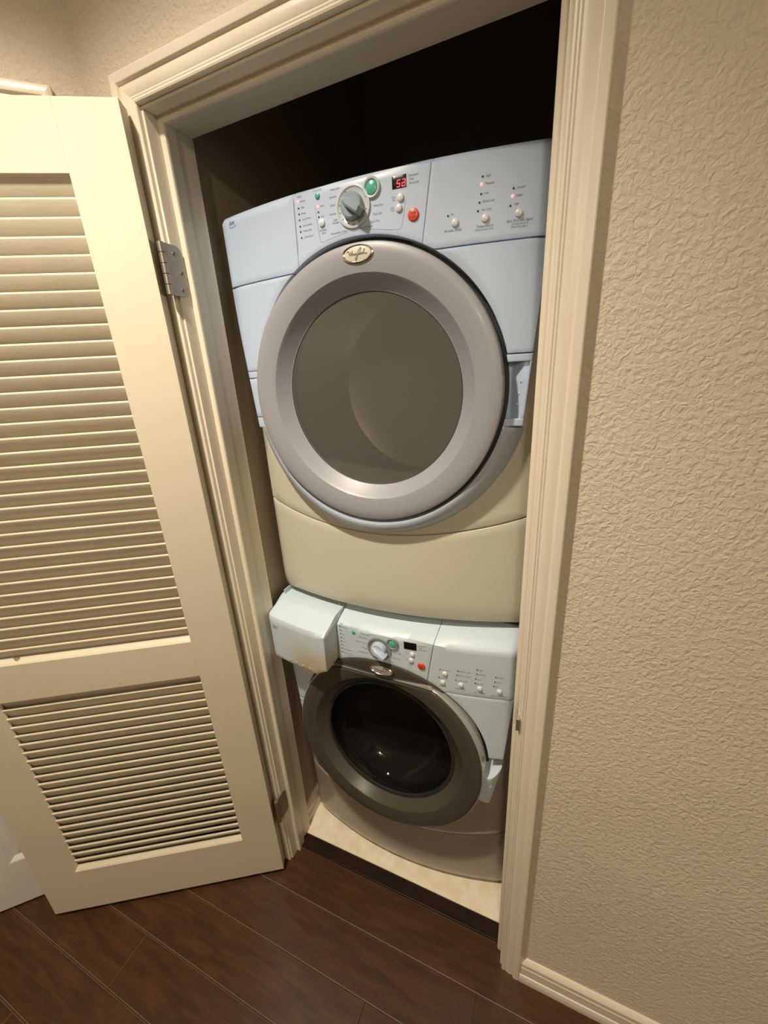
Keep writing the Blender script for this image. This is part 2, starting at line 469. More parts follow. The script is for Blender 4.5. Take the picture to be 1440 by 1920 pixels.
# ------------------------------------------------------------------ louvre door, swung open against the angled wall
TH = .5479
hx, hy = -.003, -.0444
d1 = empty('door_1', (hx, hy, 0), TH)     # local -x runs from the hinge edge to the free edge, local -y faces the hall
tag(d1, 'open cream louvred closet door with two slatted panels', 'door', 'structure')
DW, DB, DT, DTK = .712, .0165, 2.042, .0345
SW = .107
U0, U1, L0, L1 = .953, 1.937, .190, .846
box('stile', (-SW, 0, 0, DTK, DB, DT), door_m, d1, bevel=.0008)
box('stile', (-DW, -DW+SW, 0, DTK, DB, DT), door_m, d1, bevel=.0008)
for a, b in ((U1, DT), (L1, U0), (DB, L0)):
    box('rail', (-DW+SW, -SW, .0002, DTK-.0002, a, b), door_m, d1)
# sloped sill and sticking around the two openings
for (z0, z1) in ((U0, U1), (L0, L1)):
    x0, x1 = -DW+SW, -SW
    sill = [(.0, 0), (.003, .0035), (.012, .0095), (.0135, .012), (.0135, 0)]
    sweep('sill_moulding', sill, lambda p: (x0, .0006+p[0], z0+p[1]), lambda p: (x1, .0006+p[0], z0+p[1]), door_m, d1)
    side = [(0, 0), (.0015, .0012), (.0105, .0068), (.0125, .0068), (.0125, 0)]
    sweep('side_moulding', side, lambda p: (x0+p[1], .0006+p[0], z0), lambda p: (x0+p[1], .0006+p[0], z1), door_m, d1)
    sweep('side_moulding', [(a, b*.35) for a, b in side], lambda p: (x1-p[1], .0006+p[0], z0), lambda p: (x1-p[1], .0006+p[0], z1), door_m, d1)
    sweep('head_moulding', side, lambda p: (x0, .0006+p[0], z1-p[1]), lambda p: (x1, .0006+p[0], z1-p[1]), door_m, d1)
def slat_mesh():
    # cross-section: front edge high, back edge low, rounded nose
    w, t, a = .0415, .0062, math.radians(64.5)
    cs, sn = math.cos(a), math.sin(a)
    pts = []
    for k in range(7):                                  # rounded front edge
        an = math.pi/2 + math.pi*k/6
        pts.append((t/2*math.cos(an), t/2*math.sin(an)))
    pts += [(w-t, -t/2), (w-t*.6, -t*.3), (w-t*.6, t*.3), (w-t, t/2)]
    prof = [(.0105 + u*cs + q*sn, -u*sn + q*cs) for u, q in pts]
    x0, x1 = -DW+SW+.002, -SW-.0008
    n = len(prof)
    v = [(x0, p[0], p[1]) for p in prof] + [(x1, p[0], p[1]) for p in prof]
    f = [(i, (i+1) % n, n+(i+1) % n, n+i) for i in range(n)] + [tuple(range(n))[::-1], tuple(range(n, 2*n))]
    me = bpy.data.meshes.new('slat'); me.from_pydata(v, [], f)
    bm = bmesh.new(); bm.from_mesh(me); bmesh.ops.recalc_face_normals(bm, faces=bm.faces); bm.to_mesh(me); bm.free()
    me.materials.append(slat_m)
    for p in me.polygons: p.use_smooth = True
    me.set_sharp_from_angle(angle=.7)
    return me
SM = slat_mesh()
PITCH = .02945
zs = [1.9025 - PITCH*i for i in range(-1, 32)] + [.8145 - PITCH*i for i in range(-1, 21)]
for z in zs:
    o = bpy.data.objects.new('slat', SM); COL.objects.link(o); o.parent = d1
    o.location = (0, 0, z); o.rotation_euler = (random.uniform(-.012, .012), 0, 0)
# backing shade of thin slats is not needed: the slats overlap like the real ones
# unseen knob on the free stile, added for the shadow it casts
kb = lathe('knob', [(0, -.058), (.012, -.0575), (.022, -.052), (.025, -.043), (.021, -.034), (.010, -.028), (.009, -.012), (.024, -.008), (.026, 0.0)], steel_m, d1, seg=32, loc=(-DW+.055, 0, .93))

# ---- hinges: jamb leaf, knuckles, screws, door leaf (parts of the louvre door)
def hinge(zc, m):
    inv = d1.matrix_basis.inverted()
    def to(v): return [tuple(inv @ Vector(p)) for p in v]
    d1m = Matrix.Translation((hx, hy, 0)) @ Matrix.Rotation(TH, 4, 'Z'); inv = d1m.inverted()
    hh = .0455
    # rounded jamb leaf on the plane x = 0
    out = [(-.020, -hh), (-.020, hh)]
    def corner(cy, cz, r, a0, a1): return [(cy+r*math.cos(math.radians(lerp(a0, a1, k/6))), cz+r*math.sin(math.radians(lerp(a0, a1, k/6)))) for k in range(7)]
    out = [(-.019, -hh), (-.019, hh)] + corner(.0085, hh-.0135, .0135, 90, 0) + corner(.0085, -hh+.0135, .0135, 0, -90)
    n = len(out)
    v = [(.0004, a, zc+b) for a, b in out] + [(.0026, a, zc+b) for a, b in out]
    f = [tuple(range(n)), tuple(range(n, 2*n))[::-1]] + [(i, (i+1) % n, n+(i+1) % n, n+i) for i in range(n)]
    leaf = raw('hinge', to(v), f, m, d1)
    seg = 14
    for k in range(5):
        z0 = zc - hh + k*2*hh/5 + .0006; z1 = z0 + 2*hh/5 - .0012
        v, f = [], []
        for z in (z0, z1):
            v += [(.0010+.0062*math.cos(2*math.pi*i/seg), -.0235+.0062*math.sin(2*math.pi*i/seg), z) for i in range(seg)]
        f = [(i, (i+1) % seg, seg+(i+1) % seg, seg+i) for i in range(seg)] + [tuple(range(seg))[::-1], tuple(range(seg, 2*seg))]
        raw('knuckle', to(v), f, m, leaf, smooth=True)
    for (y, z) in ((.003, .030), (.014, -.002), (.008, -.034)):
        v, f = [], []
        for (r, x) in ((.0040, .0026), (.0036, .0033), (.0012, .0028)):
            v += [(x, y+r*math.cos(2*math.pi*i/10), zc+z+r*math.sin(2*math.pi*i/10)) for i in range(10)]
        for k in (0, 10):
            f += [(k+i, k+(i+1) % 10, k+10+(i+1) % 10, k+10+i) for i in range(10)]
        f += [tuple(range(20, 30))]
        raw('screw', to(v), f, brass_m, leaf, smooth=True)
    # leaf let into the door edge
    box('door_leaf', (-.0002, .0016, .004, .031, zc-hh, zc+hh), brass_m, leaf, bevel=.0006)
hinge(1.7915, hinge_m)
hinge(.2680, brass_m)

# ------------------------------------------------------------------ print on the machines (lettering, lines, logos)
_FONT = {}
def text_geo(s, shear):
    key = (s, shear)
    if key not in _FONT:
        cu = bpy.data.curves.new('t', 'FONT')
        cu.body = s; cu.size = 1.0; cu.resolution_u = 2; cu.shear = shear; cu.align_x = 'LEFT'
        ob = bpy.data.objects.new('t', cu); COL.objects.link(ob)
        dg = bpy.context.evaluated_depsgraph_get()
        me = bpy.data.meshes.new_from_object(ob.evaluated_get(dg))
        _FONT[key] = ([tuple(v.co) for v in me.vertices], [tuple(p.vertices) for p in me.polygons])
        bpy.data.objects.remove(ob, do_unlink=True); bpy.data.curves.remove(cu); bpy.data.meshes.remove(me)
    return _FONT[key]
class Print:
    def __init__(s, yf, lift=.0007): s.v, s.f, s.yf, s.lift = [], [], yf, lift
    def text(s, t, x, z, size=.0042, shear=.25, align='L', sx=1.0):
        v, f = text_geo(t, shear)
        if not v: return
        w = max(a[0] for a in v) * size * sx
        x0 = x - (w/2 if align == 'C' else w if align == 'R' else 0)
        o = len(s.v)
        for a in v:
            px, pz = x0+a[0]*size*sx, z+a[1]*size
            s.v.append((px, s.yf(px, pz)-s.lift, pz))
        s.f += [tuple(o+i for i in q) for q in f]
    def line(s, pts, w=.0006):
        for a, b in zip(pts[:-1], pts[1:]):
            dx, dz = b[0]-a[0], b[1]-a[1]; L = math.hypot(dx, dz) or 1
            ux, uz = dx/L, dz/L
            nx, nz = -uz*w/2, ux*w/2
            e = w*.3
            q = [(a[0]-ux*e-nx, a[1]-uz*e-nz), (b[0]+ux*e-nx, b[1]+uz*e-nz), (b[0]+ux*e+nx, b[1]+uz*e+nz), (a[0]-ux*e+nx, a[1]-uz*e+nz)]
            o = len(s.v)
            s.v += [(x, s.yf(x, z)-s.lift, z) for x, z in q]
            s.f.append((o, o+1, o+2, o+3))
    def build(s, name, m, parent):
        return raw(name, s.v, s.f, m, parent, fix=False)
# handwriting of the oval badge, in a box about 30 wide and 14 high
SCRIPT = [
    [(-15, 3.2), (-12.5, 3.8), (-11.6, 3.0), (-11.2, -1.6), (-9.4, 2.6), (-8.9, -1.8), (-6.8, 3.4)],
    [(-6.6, 3.6), (-6.9, -1.8), (-6.2, .2), (-5.4, .4), (-5.0, -1.7), (-4.2, -1.2), (-3.6, .3), (-3.6, -1.6), (-2.6, -.9), (-1.9, .3), (-1.6, -.2), (-1.9, -1.5)],
    [(-1.9, -1.5), (-.9, -1.0), (3.4, 4.6), (5.6, 6.4), (6.4, 5.0), (3.0, .4), (-.6, -5.2), (-2.6, -7.2), (-3.0, -5.0), (.6, -1.4), (3.4, .2), (4.0, -1.2), (2.8, -1.6), (2.2, -.6)],
    [(4.4, -1.2), (4.7, .2), (6.0, .3), (6.4, -.8), (5.5, -1.5), (4.7, -1.1), (6.4, -.9), (7.2, .1), (8.4, .3), (8.7, -.8), (7.8, -1.5), (7.1, -.9)],
    [(8.7, -.9), (10.6, 3.0), (11.0, 4.2), (10.2, 3.4), (9.8, -1.0), (10.8, -1.5), (14.2, -.8)],
]
def seven_seg(P, ch, x, z, w, h, t, slant=.16):
    on = {'5': 'afgcd', '2': 'abged'}[ch]
    s = {'a': ((0, 1), (1, 1)), 'b': ((1, 1), (1, .5)), 'c': ((1, .5), (1, 0)), 'd': ((0, 0), (1, 0)), 'e': ((0, 0), (0, .5)), 'f': ((0, .5), (0, 1)), 'g': ((0, .5), (1, .5))}
    for k in on:
        (x0, z0), (x1, z1) = s[k]
        P.line([(x+x0*w+z0*h*slant, z+z0*h), (x+x1*w+z1*h*slant, z+z1*h)], t)

# ------------------------------------------------------------------ appliance builder
def disc(name, x, z, yf, prof, m, parent, seg=24, fn=None):
    return lathe(name, prof, m, parent, seg=seg, loc=(x, yf(x, z), z), fn=fn)
def dome(r, h): return [(r, .002), (r, -h*.3), (r*.86, -h*.72), (r*.5, -h*.95), (0, -h)]
DOORP = [(.277, .036), (.277, .0065), (.2755, .0022), (.2715, .0), (.258, -.0012), (.238, .0005), (.2262, .0030), (.2225, .0062), (.2195, .0100),
         (.2010, .0262), (.1985, .0285), (.1965, .0290), (.1965, .036)]

def machine(p):
    """p: dict of the numbers and materials that differ between the two machines; returns the root"""
    root = empty(p['name'], p['loc'], p['yaw'])
    tag(root, p['label'], p['cat'])
    HW = .343
    zc, Rg, zr, ZS = p['zc'], .286, p['ridge'], p['zs']
    y0, bow = p['y0'], p['bow']
    fas, body = p['fas'], p['body']
    def corner(x, a=.324, r=.019):
        d = min(max((abs(x)-a)/r, 0), 1)
        return r*(1-math.sqrt(max(1-d*d, 0)))
    def fy(x, z):
        y = y0 + bow*(x/HW)**2 + corner(x)
        k = z-(zr-.010)
        if k > 0: y += 2.2*k*min(1, k/.014)
        return y
    def bf(x, z): return .055*(x/HW)**2 + corner(x, .333, .010)*.8
    circ = lambda x, R=Rg: zc + math.sqrt(max(R*R-x*x, 0))
    zb = lambda x: max(ZS, circ(x))
    seam = lambda x: p['seam'] + .056*(x/HW)**2
    # --- cabinet shell (open front), front, lower panel
    ybk = .055+.62
    v, f = [], []
    e = .006
    for (y, i) in ((.064, 0), (ybk-e, 0), (ybk, e)):
        v += [(-HW+i, y, .012+i), (HW-i, y, .012+i), (HW-i, y, p['top']-.008-i), (-HW+i, y, p['top']-.008-i)]
    for k in (0, 4):
        f += [(k+i, k+(i+1) % 4, k+4+(i+1) % 4, k+4+i) for i in range(4)]
    f.append((8, 9, 10, 11))
    raw('cabinet', v, f, body, root)
    for (sx, sy) in ((-1, .12), (1, .12), (-1, .6), (1, .6)):
        lathe('foot', [(0, -.012), (.018, -.012), (.018, .014), (0, .014)], rub_m, root, seg=16, loc=(sx*.30, sy, .0), rot=(math.pi/2, 0, 0))
    B = []
    for i in range(29): x = lerp(-HW, HW, i/28); B.append((x, seam(x)+.0014))
    for i in range(1, 13): B.append((HW, lerp(seam(HW)+.0014, ZS+.02, i/12)))
    for i in range(1, 25): B.append((lerp(HW, -HW, i/24), ZS+.02))
    for i in range(1, 12): B.append((-HW, lerp(ZS+.02, seam(HW)+.0014, i/12)))
    N = len(B)
    def cA(t):
        b = B[int(round(t*N)) % N]; dx, dz = b[0], b[1]-zc; L = math.hypot(dx, dz); return (dx/L*.212, zc+dz/L*.212)
    def cB(t): return B[int(round(t*N)) % N]
    patch('front_panel', cA, cB, bf, body, root, closed=True, tvals=[i/N for i in range(N)], ns=8, thick=.012, rnd=.0022)
    patch('lower_panel', lambda t: (lerp(-HW, HW, t), p['bot']), lambda t: (lerp(-HW, HW, t), seam(lerp(-HW, HW, t))-.0012),
          lambda x, z: bf(x, z) + (.010*((.05-z)/.05)**2 if z < .05 else 0), body, root, nt=40, ns=14, thick=.02, rnd=.0030)
    boxes('toe_recess', [(-.335, .335, .075, .10, .0125, p['seam']+.03)], gap_m, root)
    # --- console: three panels; the left one of the washer is the open detergent drawer
    g = .0003 if p['kind'] == 'dryer' else .0006
    xlb, xlt, xrb, xrt = -.132, -.127, .127, .1495
    def panel(name, a0, a1, b0, b1, m, off=0, thick=.05, nt=30, rnd=.0014, yb=None):
        return patch(name, lambda t: (lerp(a0, a1, t), zb(lerp(a0, a1, t))), lambda t: (lerp(b0, b1, t), p['top']),
                     lambda x, z: fy(x, z)+off, m, root, nt=nt, ns=16, thick=thick, rnd=rnd, yback=yb)
    panel('console_panel', xlb+g, xrb-g, xlt+g, xrt-g, fas, nt=44, yb=.07)
    panel('console_panel', xrb+g, .3405, xrt+g, .343, fas, yb=.09)
    if not p['drawer']:
        panel('console_panel', -.3405, xlb-g, -.343, xlt-g, fas, yb=.09)
    # --- side panels, grips, trim arc
    zt_, zb_ = ZS-.0016, p['band'][0]
    def xo(z): return lerp(.3115, .3395, min(1, max(0, (z-.46)/(.80-.46))))
    for sgn in (-1, 1):
        patch('side_panel', lambda t: (sgn*math.sqrt(Rg**2-(lerp(zb_, zt_, t)-zc)**2), lerp(zb_, zt_, t)), lambda t: (sgn*xo(lerp(zb_, zt_, t)), lerp(zb_, zt_, t)),
              fy, fas, root, nt=22, ns=6, rnd=.0022, yback=.085)
    ri = Rg-.0015
    xi = lambda z: math.sqrt(ri**2-(z-zc)**2)
    if p['kind'] == 'dryer':
        za, zb2, zc2, zd = .6115, .5985, .4945, .4805
        xp = lambda z: lerp(.3075, .3195, (z-zc2)/(zb2-zc2))
        for (a, b) in ((zb2, za), (zd, zc2)):
            patch('grip_surround', lambda t: (xi(lerp(a, b, t)), lerp(a, b, t)), lambda t: (xo(lerp(a, b, t)), lerp(a, b, t)), fy, fas, root, nt=4, ns=5, rnd=.0012, yback=.075)
        patch('grip_surround', lambda t: (xp(lerp(zc2, zb2, t)), lerp(zc2, zb2, t)), lambda t: (xo(lerp(zc2, zb2, t)), lerp(zc2, zb2, t)), fy, fas, root, nt=10, ns=3, rnd=.0012, yback=.075)
        pk = lambda x, z: fy(x, z) + .003 + .022*(1 - min(1, max(0, (x-.287)/.022))) + .004*max(0, (z-.565)/.0335)
        patch('grip_pocket', lambda t: (xi(lerp(zc2, zb2, t))-.004, lerp(zc2, zb2, t)), lambda t: (xp(lerp(zc2, zb2, t)), lerp(zc2, zb2, t)), pk, fas, root, nt=24, ns=16, rnd=0, thick=.01)
        for z in (.563, .541, .521):
            x = lerp(.304, .309, (z-.52)/.04)-.004
            lathe('grip_dot', dome(.0024, .0022), fas, root, seg=10, loc=(x, pk(x, z), z))
        for (a, b) in ((.598, .6125), (.507, .5962), (.4815, .5052)):
            patch('hinge_cover', lambda t: (-xi(lerp(a, b, t)), lerp(a, b, t)), lambda t: (-xo(lerp(a, b, t)), lerp(a, b, t)), fy, fas, root, nt=6, ns=5, rnd=.0014, yback=.075)
    else:
        patch('grip_recess', lambda t: (xi(lerp(.43, zb_-.001, t)), lerp(.43, zb_-.001, t)), lambda t: (.322, lerp(.43, zb_-.001, t)), lambda x, z: fy(x, z)+.028, p['rec'], root, nt=8, ns=4, rnd=.001, yback=.075)
        xg0, xg1 = .2625, .319
        def gx(t): return lerp(xg0, xg1, t)
        patch('door_grip', lambda t: (lerp(.2655, .2935, t), .4335 + .004*abs(2*t-1)**3), lambda t: (gx(t), .556 - .009*(1-(2*t-1)**2)),
              lambda x, z: -.024 + .036*max(0, (x-.287)/.032)**2 + .016*max(0, (.55-z)/.12), p['gripm'], root, nt=16, ns=12, rnd=.002, yback=.045)
        for i, z in enumerate((.512, .494, .477, .460)):
            x = .2965-.0045*i
            lathe('grip_dot', dome(.0022, .0022), p['gripm'], root, seg=10, loc=(x, -.023 + .036*max(0, (x-.287)/.032)**2 + .016*max(0, (.55-z)/.12), z))
        for (a, b) in ((.566, .583), (.470, .564), (.45, .468)):
            patch('hinge_cover', lambda t: (-xi(lerp(a, b, t)), lerp(a, b, t)), lambda t: (-xo(lerp(a, b, t)), lerp(a, b, t)), fy, fas, root, nt=6, ns=5, rnd=.0014, yback=.075)
    zend = p['band'][1]
    a0 = -math.asin((zc-zend)/.30); a1 = -math.pi - a0
    def ro(a): return .3065 + .0185*abs(math.cos(a))**.8
    patch('trim_arc', lambda t: (.2845*math.cos(lerp(a0, a1, t)), zc+.2845*math.sin(lerp(a0, a1, t))),
          lambda t: (ro(lerp(a0, a1, t))*math.cos(lerp(a0, a1, t)), zc+ro(lerp(a0, a1, t))*math.sin(lerp(a0, a1, t))),
          lambda x, z: p['arcy'] + .038*(x/HW)**2 + 26*max(0, math.hypot(x, z-zc)-.2885)**2, p['arcm'], root, nt=70, ns=7, rnd=.0025, yback=.08)
    lathe('gap_shade_ring', [(.205, .004), (.2836, -.002), (.2836, .022), (.205, .022)], rub_m, root, seg=72, closed=True, loc=(0, 0, zc), fn=lambda q: (q[0], q[1]+.040*(q[0]/HW)**2, q[2]))  # dark ring put in to stand for the shade in the door gap
    # --- drum
    lathe('drum', [(.205, .0225), (.214, .035), (.255, .05), (.258, .42), (.20, .44), (0, .445)], p['drum'], root, seg=64, loc=(0, .0, zc))
    # --- door: ring, glass
    yd = p['ydoor']
    hc = p.get('chord')
    def cut(q, h=hc):
        x, y, z = q
        return (x, y, min(z, h)) if (hc and math.hypot(x, z) > .2235) else q
    prof = [(r, (y if y < .035 else p['dback'])) for r, y in DOORP]
    door = lathe('door', prof, p['ring'], root, seg=128, closed=True, loc=(0, yd, zc), fn=cut if hc else None, rot=(p['tilt'], 0, 0))
    door['label'] = p['doorlabel']
    if hc:
        lathe('door_rim', [(.2755, .0045), (.2795, .0065), (.2800, .044), (.2755, .044)], wedge_m, door, seg=128, closed=True, fn=lambda q: (q[0], q[1], min(q[2], hc+.0035)))
    lathe('window', p['glassp'], p['glass'], door, seg=96)
    if p['kind'] == 'dryer':
        for rr in (.1972,):
            lathe('ring_line', [(rr-.0006, .0288 if rr < .2 else .0062), (rr+.0006, .0276 if rr < .2 else .0052), (rr+.0006, .031 if rr < .2 else .010), (rr-.0006, .031 if rr < .2 else .010)], gap_m, door, seg=96, closed=True)
    else:
        lathe('window_seal', [(.190, .026), (.1975, .0255), (.1975, .034), (.190, .034)], rub_m, door, seg=96, closed=True)
    # --- dial, buttons, display
    c = p['ctl']
    dx, dz = c['dial']
    rb = .0335
    bez = disc('dial_bezel', dx, dz, fy, [(.0205, -.0005), (.0270, -.0012), (.0290, -.0022), (.0305, -.0038), (rb, -.0034), (rb+.0008, .0), (rb+.0008, .004), (.0205, .004)], p['bez'], root, seg=56)
    kn = disc('dial', dx, dz, fy, [(.0215, .003), (.0213, -.008), (.0203, -.0125), (.0185, -.0140), (0, -.0142)], p['knob'], root, seg=48)
    # ridge grip across the dial, nose over the rim
    gv = []
    for (u, hwid, yy) in ((-.0205, .0012, -.0130), (-.0175, .0042, -.0150), (-.004, .0068, -.0245), (.014, .0074, -.0275), (.0235, .0066, -.0270), (.0262, .0060, -.0235)):
        gv.append((u, hwid, yy))
    v, f = [], []
    for (u, hwid, yy) in gv:
        b = -.006 if u < .024 else -.0105
        v += [(u, b, -hwid*1.12), (u, yy+.003, -hwid), (u, yy, -hwid*.55), (u, yy, hwid*.55), (u, yy+.003, hwid), (u, b, hwid*1.12)]
    for k in range(len(gv)-1):
        for i in range(5): f.append((6*k+i, 6*k+i+1, 6*k+7+i, 6*k+6+i))
        f.append((6*k+5, 6*k, 6*k+6, 6*k+11))
    f += [tuple(range(6))[::-1], tuple(range(6*(len(gv)-1), 6*len(gv)))]
    raw('grip', v, f, p['knob'], kn, smooth=True, angle=.55, rot=(0, p['gripang'], 0))
    for k in range(10):
        a = math.radians(118 + k*25)
        if 20 < math.degrees(a) % 360 < 95: continue
        disc('tick', dx+.0272*math.cos(a), dz+.0272*math.sin(a), lambda x, z: fy(x, z)-.0012, [(.0011, .0), (.0011, -.0006), (0, -.0007)], ledon_m if (p['on'] and k == 1) else led_m, root, seg=8)
    gx_, gz_ = c['start']
    disc('start_button_ring', gx_, gz_, fy, [(.0108, -.001), (.0128, -.0042), (.0150, -.0045), (.0166, -.0030), (.0168, .003), (.0108, .003)], p['bez'], root, seg=36)
    disc('start_button', gx_, gz_, fy, dome(.0112, .0052), green_m, root, seg=32)
    disc('indicator_light', *c['ctrl_on'], fy, dome(.0052, .0032), green_m, root, seg=20)['label'] = 'round green indicator light'
    sb = disc('stop_button', *c['stop'], fy, dome(.0102, .0040), red_m, root, seg=32)
    P = Print(lambda x, z: -.0044, 0)
    P.text('Stop', 0, .0004, size=.0058, align='C'); P.text('(pause)', 0, -.0046, size=.0042, align='C')
    P.build('button_lettering', redink_m, sb)['kind'] = 'stuff'
    for (x, z) in c['buttons']: disc('button', x, z, fy, dome(p.get('br', .0064), .0046), btn_m, root, seg=20)
    for (x, z, on) in c['leds']: disc('indicator_light', x, z, fy, dome(.0026 if on else .0017, .0012), ledon_m if on else led_m, root, seg=10)
    x0_, x1_, z0_, z1_ = c['disp']
    dsp = patch('display', lambda t: (lerp(x0_, x1_, t), z0_), lambda t: (lerp(x0_, x1_, t), z1_), lambda x, z: fy(x, z)-.0012, disp_m, root, nt=4, ns=3, thick=.004, rnd=.0006)
    if p['on']:
        P = Print(fy, .0018)
        hgt = .0094
        seven_seg(P, '5', x0_+.0088, z0_+.0016, .0050, hgt, .0014); seven_seg(P, '2', x0_+.0180, z0_+.0016, .0050, hgt, .0014)
        P.build('digits', digit_m, dsp)['label'] = 'glowing red number 52'
    P = Print(fy)
    for t in c['text']: P.text(*t[:3], **(t[3] if len(t) > 3 else {}))
    P.build('lettering', ink_m, root)['kind'] = 'stuff'
    P = Print(fy)
    for l in c['lines']: P.line(l, .0005)
    if c['lines']: P.build('printed_outline', line_m, root)['kind'] = 'stuff'
    return root, fy, zc, bf

def badge(parent, x, y, z, hw, hh, plate, rim, script, tilt=0):
    k = hh/hw
    sc = lambda q: (q[0], q[1], q[2]*k)
    b = lathe('badge', [(0, -.0016), (hw*.80, -.0014), (hw*.86, -.0020), (hw*.93, -.0030), (hw, -.0022), (hw*1.02, .003), (0, .003)], rim, parent, seg=56, loc=(x, y, z), fn=sc, rot=(tilt, 0, 0))
    lathe('badge_plate', [(0, -.0030), (hw*.5, -.0028), (hw*.84, -.0018), (hw*.84, .001), (0, .001)], plate, b, seg=48, fn=sc)
    P = Print(lambda x, z: -.0032, .0)
    s = hw*1.32/30
    for st in script: P.line([(a*s, c*s) for a, c in st], .0011)
    P.build('badge_script', ink_m, b)
    return b

TX = dict
# ------------------------------------------------------------------ clothes dryer (upper machine)
dr_ctl = dict(
    dial=(0.0, .8805), start=(.038, .9020), ctrl_on=(-.0722, .9100), stop=(.1122, .8505), disp=(.0758, .1015, .8928, .9110),
    buttons=[(.0902, .8790), (.0866, .8640), (-.0672, .8665), (.1841, .8284), (.2342, .8290), (.2875, .8300)],
    leds=[(-.1167, .9094, 1), (-.117, .8992, 0), (-.1172, .8898, 0), (-.1174, .8802, 0), (-.1177, .8698, 0), (-.1178, .8610, 0), (-.1168, .8510, 0),
          (-.0736, .8934, 1), (-.0735, .8850, 0), (-.0733, .8773, 0), (.1723, .8403, 0),
          (.2284, .8876, 0), (.2270, .8770, 1), (.2265, .8639, 0), (.2242, .8523, 0), (.2219, .8406, 0), (.2774, .8653, 0), (.2763, .8546, 1), (.2736, .8417, 0)],
    text=[('Status', -.1185, .9160), ('Sensing', -.1130, .9080), ('Wet', -.1120, .8978), ('Damp', -.1120, .8884), ('Cool Down', -.1120, .8788), ('Cycle Complete', -.1120, .8684, TX(sx=.8)), ('Wrinkle Shield', -.1120, .8596, TX(sx=.8)), ('Control Locked', -.1115, .8496, TX(sx=.8)),
          ('Control On', -.0722, .9180, TX(align='C', size=.004)), ('More', -.0690, .8920), ('Less', -.0690, .8758), ('Dryness', -.0665, .8540, TX(align='C', size=.0044)), ('Level', -.0650, .8492, TX(align='C', size=.0044)),
          ('Heavy Duty', -.0245, .9125, TX(align='R')), ('Normal', -.0330, .9010, TX(align='R', size=.0046)), ('Casual', -.0362, .8890, TX(align='R')), ('Delicate', -.0362, .8755, TX(align='R')), ('Super', -.0330, .8655, TX(align='R')), ('Delicate', -.0315, .8610, TX(align='R')),
          ('Automatic Cycles', -.0330, .8445, TX(align='C', size=.0048)), ('Manual Cycles', .0225, .8440, TX(align='C', size=.0048)), ('Timed Dry', .0390, .8735), ('Touch Up', .0372, .8610), ('Quick Dry', .0310, .8505),
          ('Estimated', .1055, .9065), ('Time', .1055, .9012), ('Remaining', .1055, .8958), ('More', .0815, .8800, TX(align='R', size=.0036)), ('Time', .0815, .8762, TX(align='R', size=.0036)), ('Less', .0780, .8650, TX(align='R', size=.0036)), ('Time', .0780, .8612, TX(align='R', size=.0036)),
          ('On', .1765, .8400), ('Wrinkle Shield', .1800, .8165, TX(align='C', size=.0050)), ('High', .2325, .8865, TX(size=.0046)), ('Medium', .2325, .8760, TX(size=.0046)), ('Low', .2305, .8632, TX(size=.0046)), ('Extra Low', .2290, .8520, TX(size=.0046)), ('Air Only', .2275, .8402, TX(size=.0046)),
          ('Temperature', .2330, .8165, TX(align='C', size=.0052)), ('Manual Cycles Only', .2330, .8122, TX(align='C', size=.0038)), ('Louder', .2825, .8645, TX(size=.0046)), ('Softer', .2810, .8535, TX(size=.0046)), ('Off', .2795, .8415, TX(size=.0046)),
          ('End Of Cycle Signal', .2895, .8185, TX(align='C', size=.0052)), ('Wrinkle Shield &', .2890, .8142, TX(align='C', size=.0037)), ('Damp Dry Signal', .2890, .8102, TX(align='C', size=.0037))],
    lines=[[(-.0800, .8960), (-.0772, .8600), (-.0752, .8420), (-.0735, .8375), (-.0700, .8358), (-.0500, .8395), (-.0200, .8430), (-.0140, .8432), (-.0140, .8500)],
           [(-.0095, .8500), (-.0095, .8432), (.0300, .8415), (.0700, .8345), (.0840, .8328), (.0890, .8345), (.0915, .8400), (.0960, .8600), (.0990, .8745)],
           [(-.1265, .9150), (-.1288, .8250)]])
dryer, dfy, dzc, dbf = machine(dict(
    name='clothes_dryer', kind='dryer', cat='dryer', loc=(.351, .128, .985), yaw=.03,
    label='pale blue-grey and cream clothes dryer stacked on top, its display showing 52',
    zc=.549, ridge=.9300, zs=.7945, top=.9470, y0=-.021, bow=.040, seam=.2265, bot=.003, band=(.6135, .4785), fas=fas_m, body=body_m, drawer=False,
    arcy=-.0275, arcm=silver_m, drum=ddrum_m, ydoor=-.0235, dback=.034, tilt=0.0, ring=ring_m, glass=dglass_m, doorlabel='round mauve-grey dryer door with smoked window',
    glassp=[(.1968, .0290), (.17, .0262), (.13, .0232), (.08, .0208), (.04, .0200), (0, .0197)],
    knob=knob_m, bez=bez_m, gripang=.62, on=True, ctl=dr_ctl))
badge([o for o in dryer.children if o.name.split('.')[0] == 'door'][0], .0040, -.0008, .2560, .0320, .0148, badge_m, chrome_m, SCRIPT)
P = Print(dfy)
P.text('duet', -.3085, .9085, size=.0125, shear=.1, sx=.75); P.line([(-.3085, .9060), (-.3040, .9035), (-.2960, .9040), (-.2885, .9065)], .0007)
P.build('logo', blueink_m, dryer)

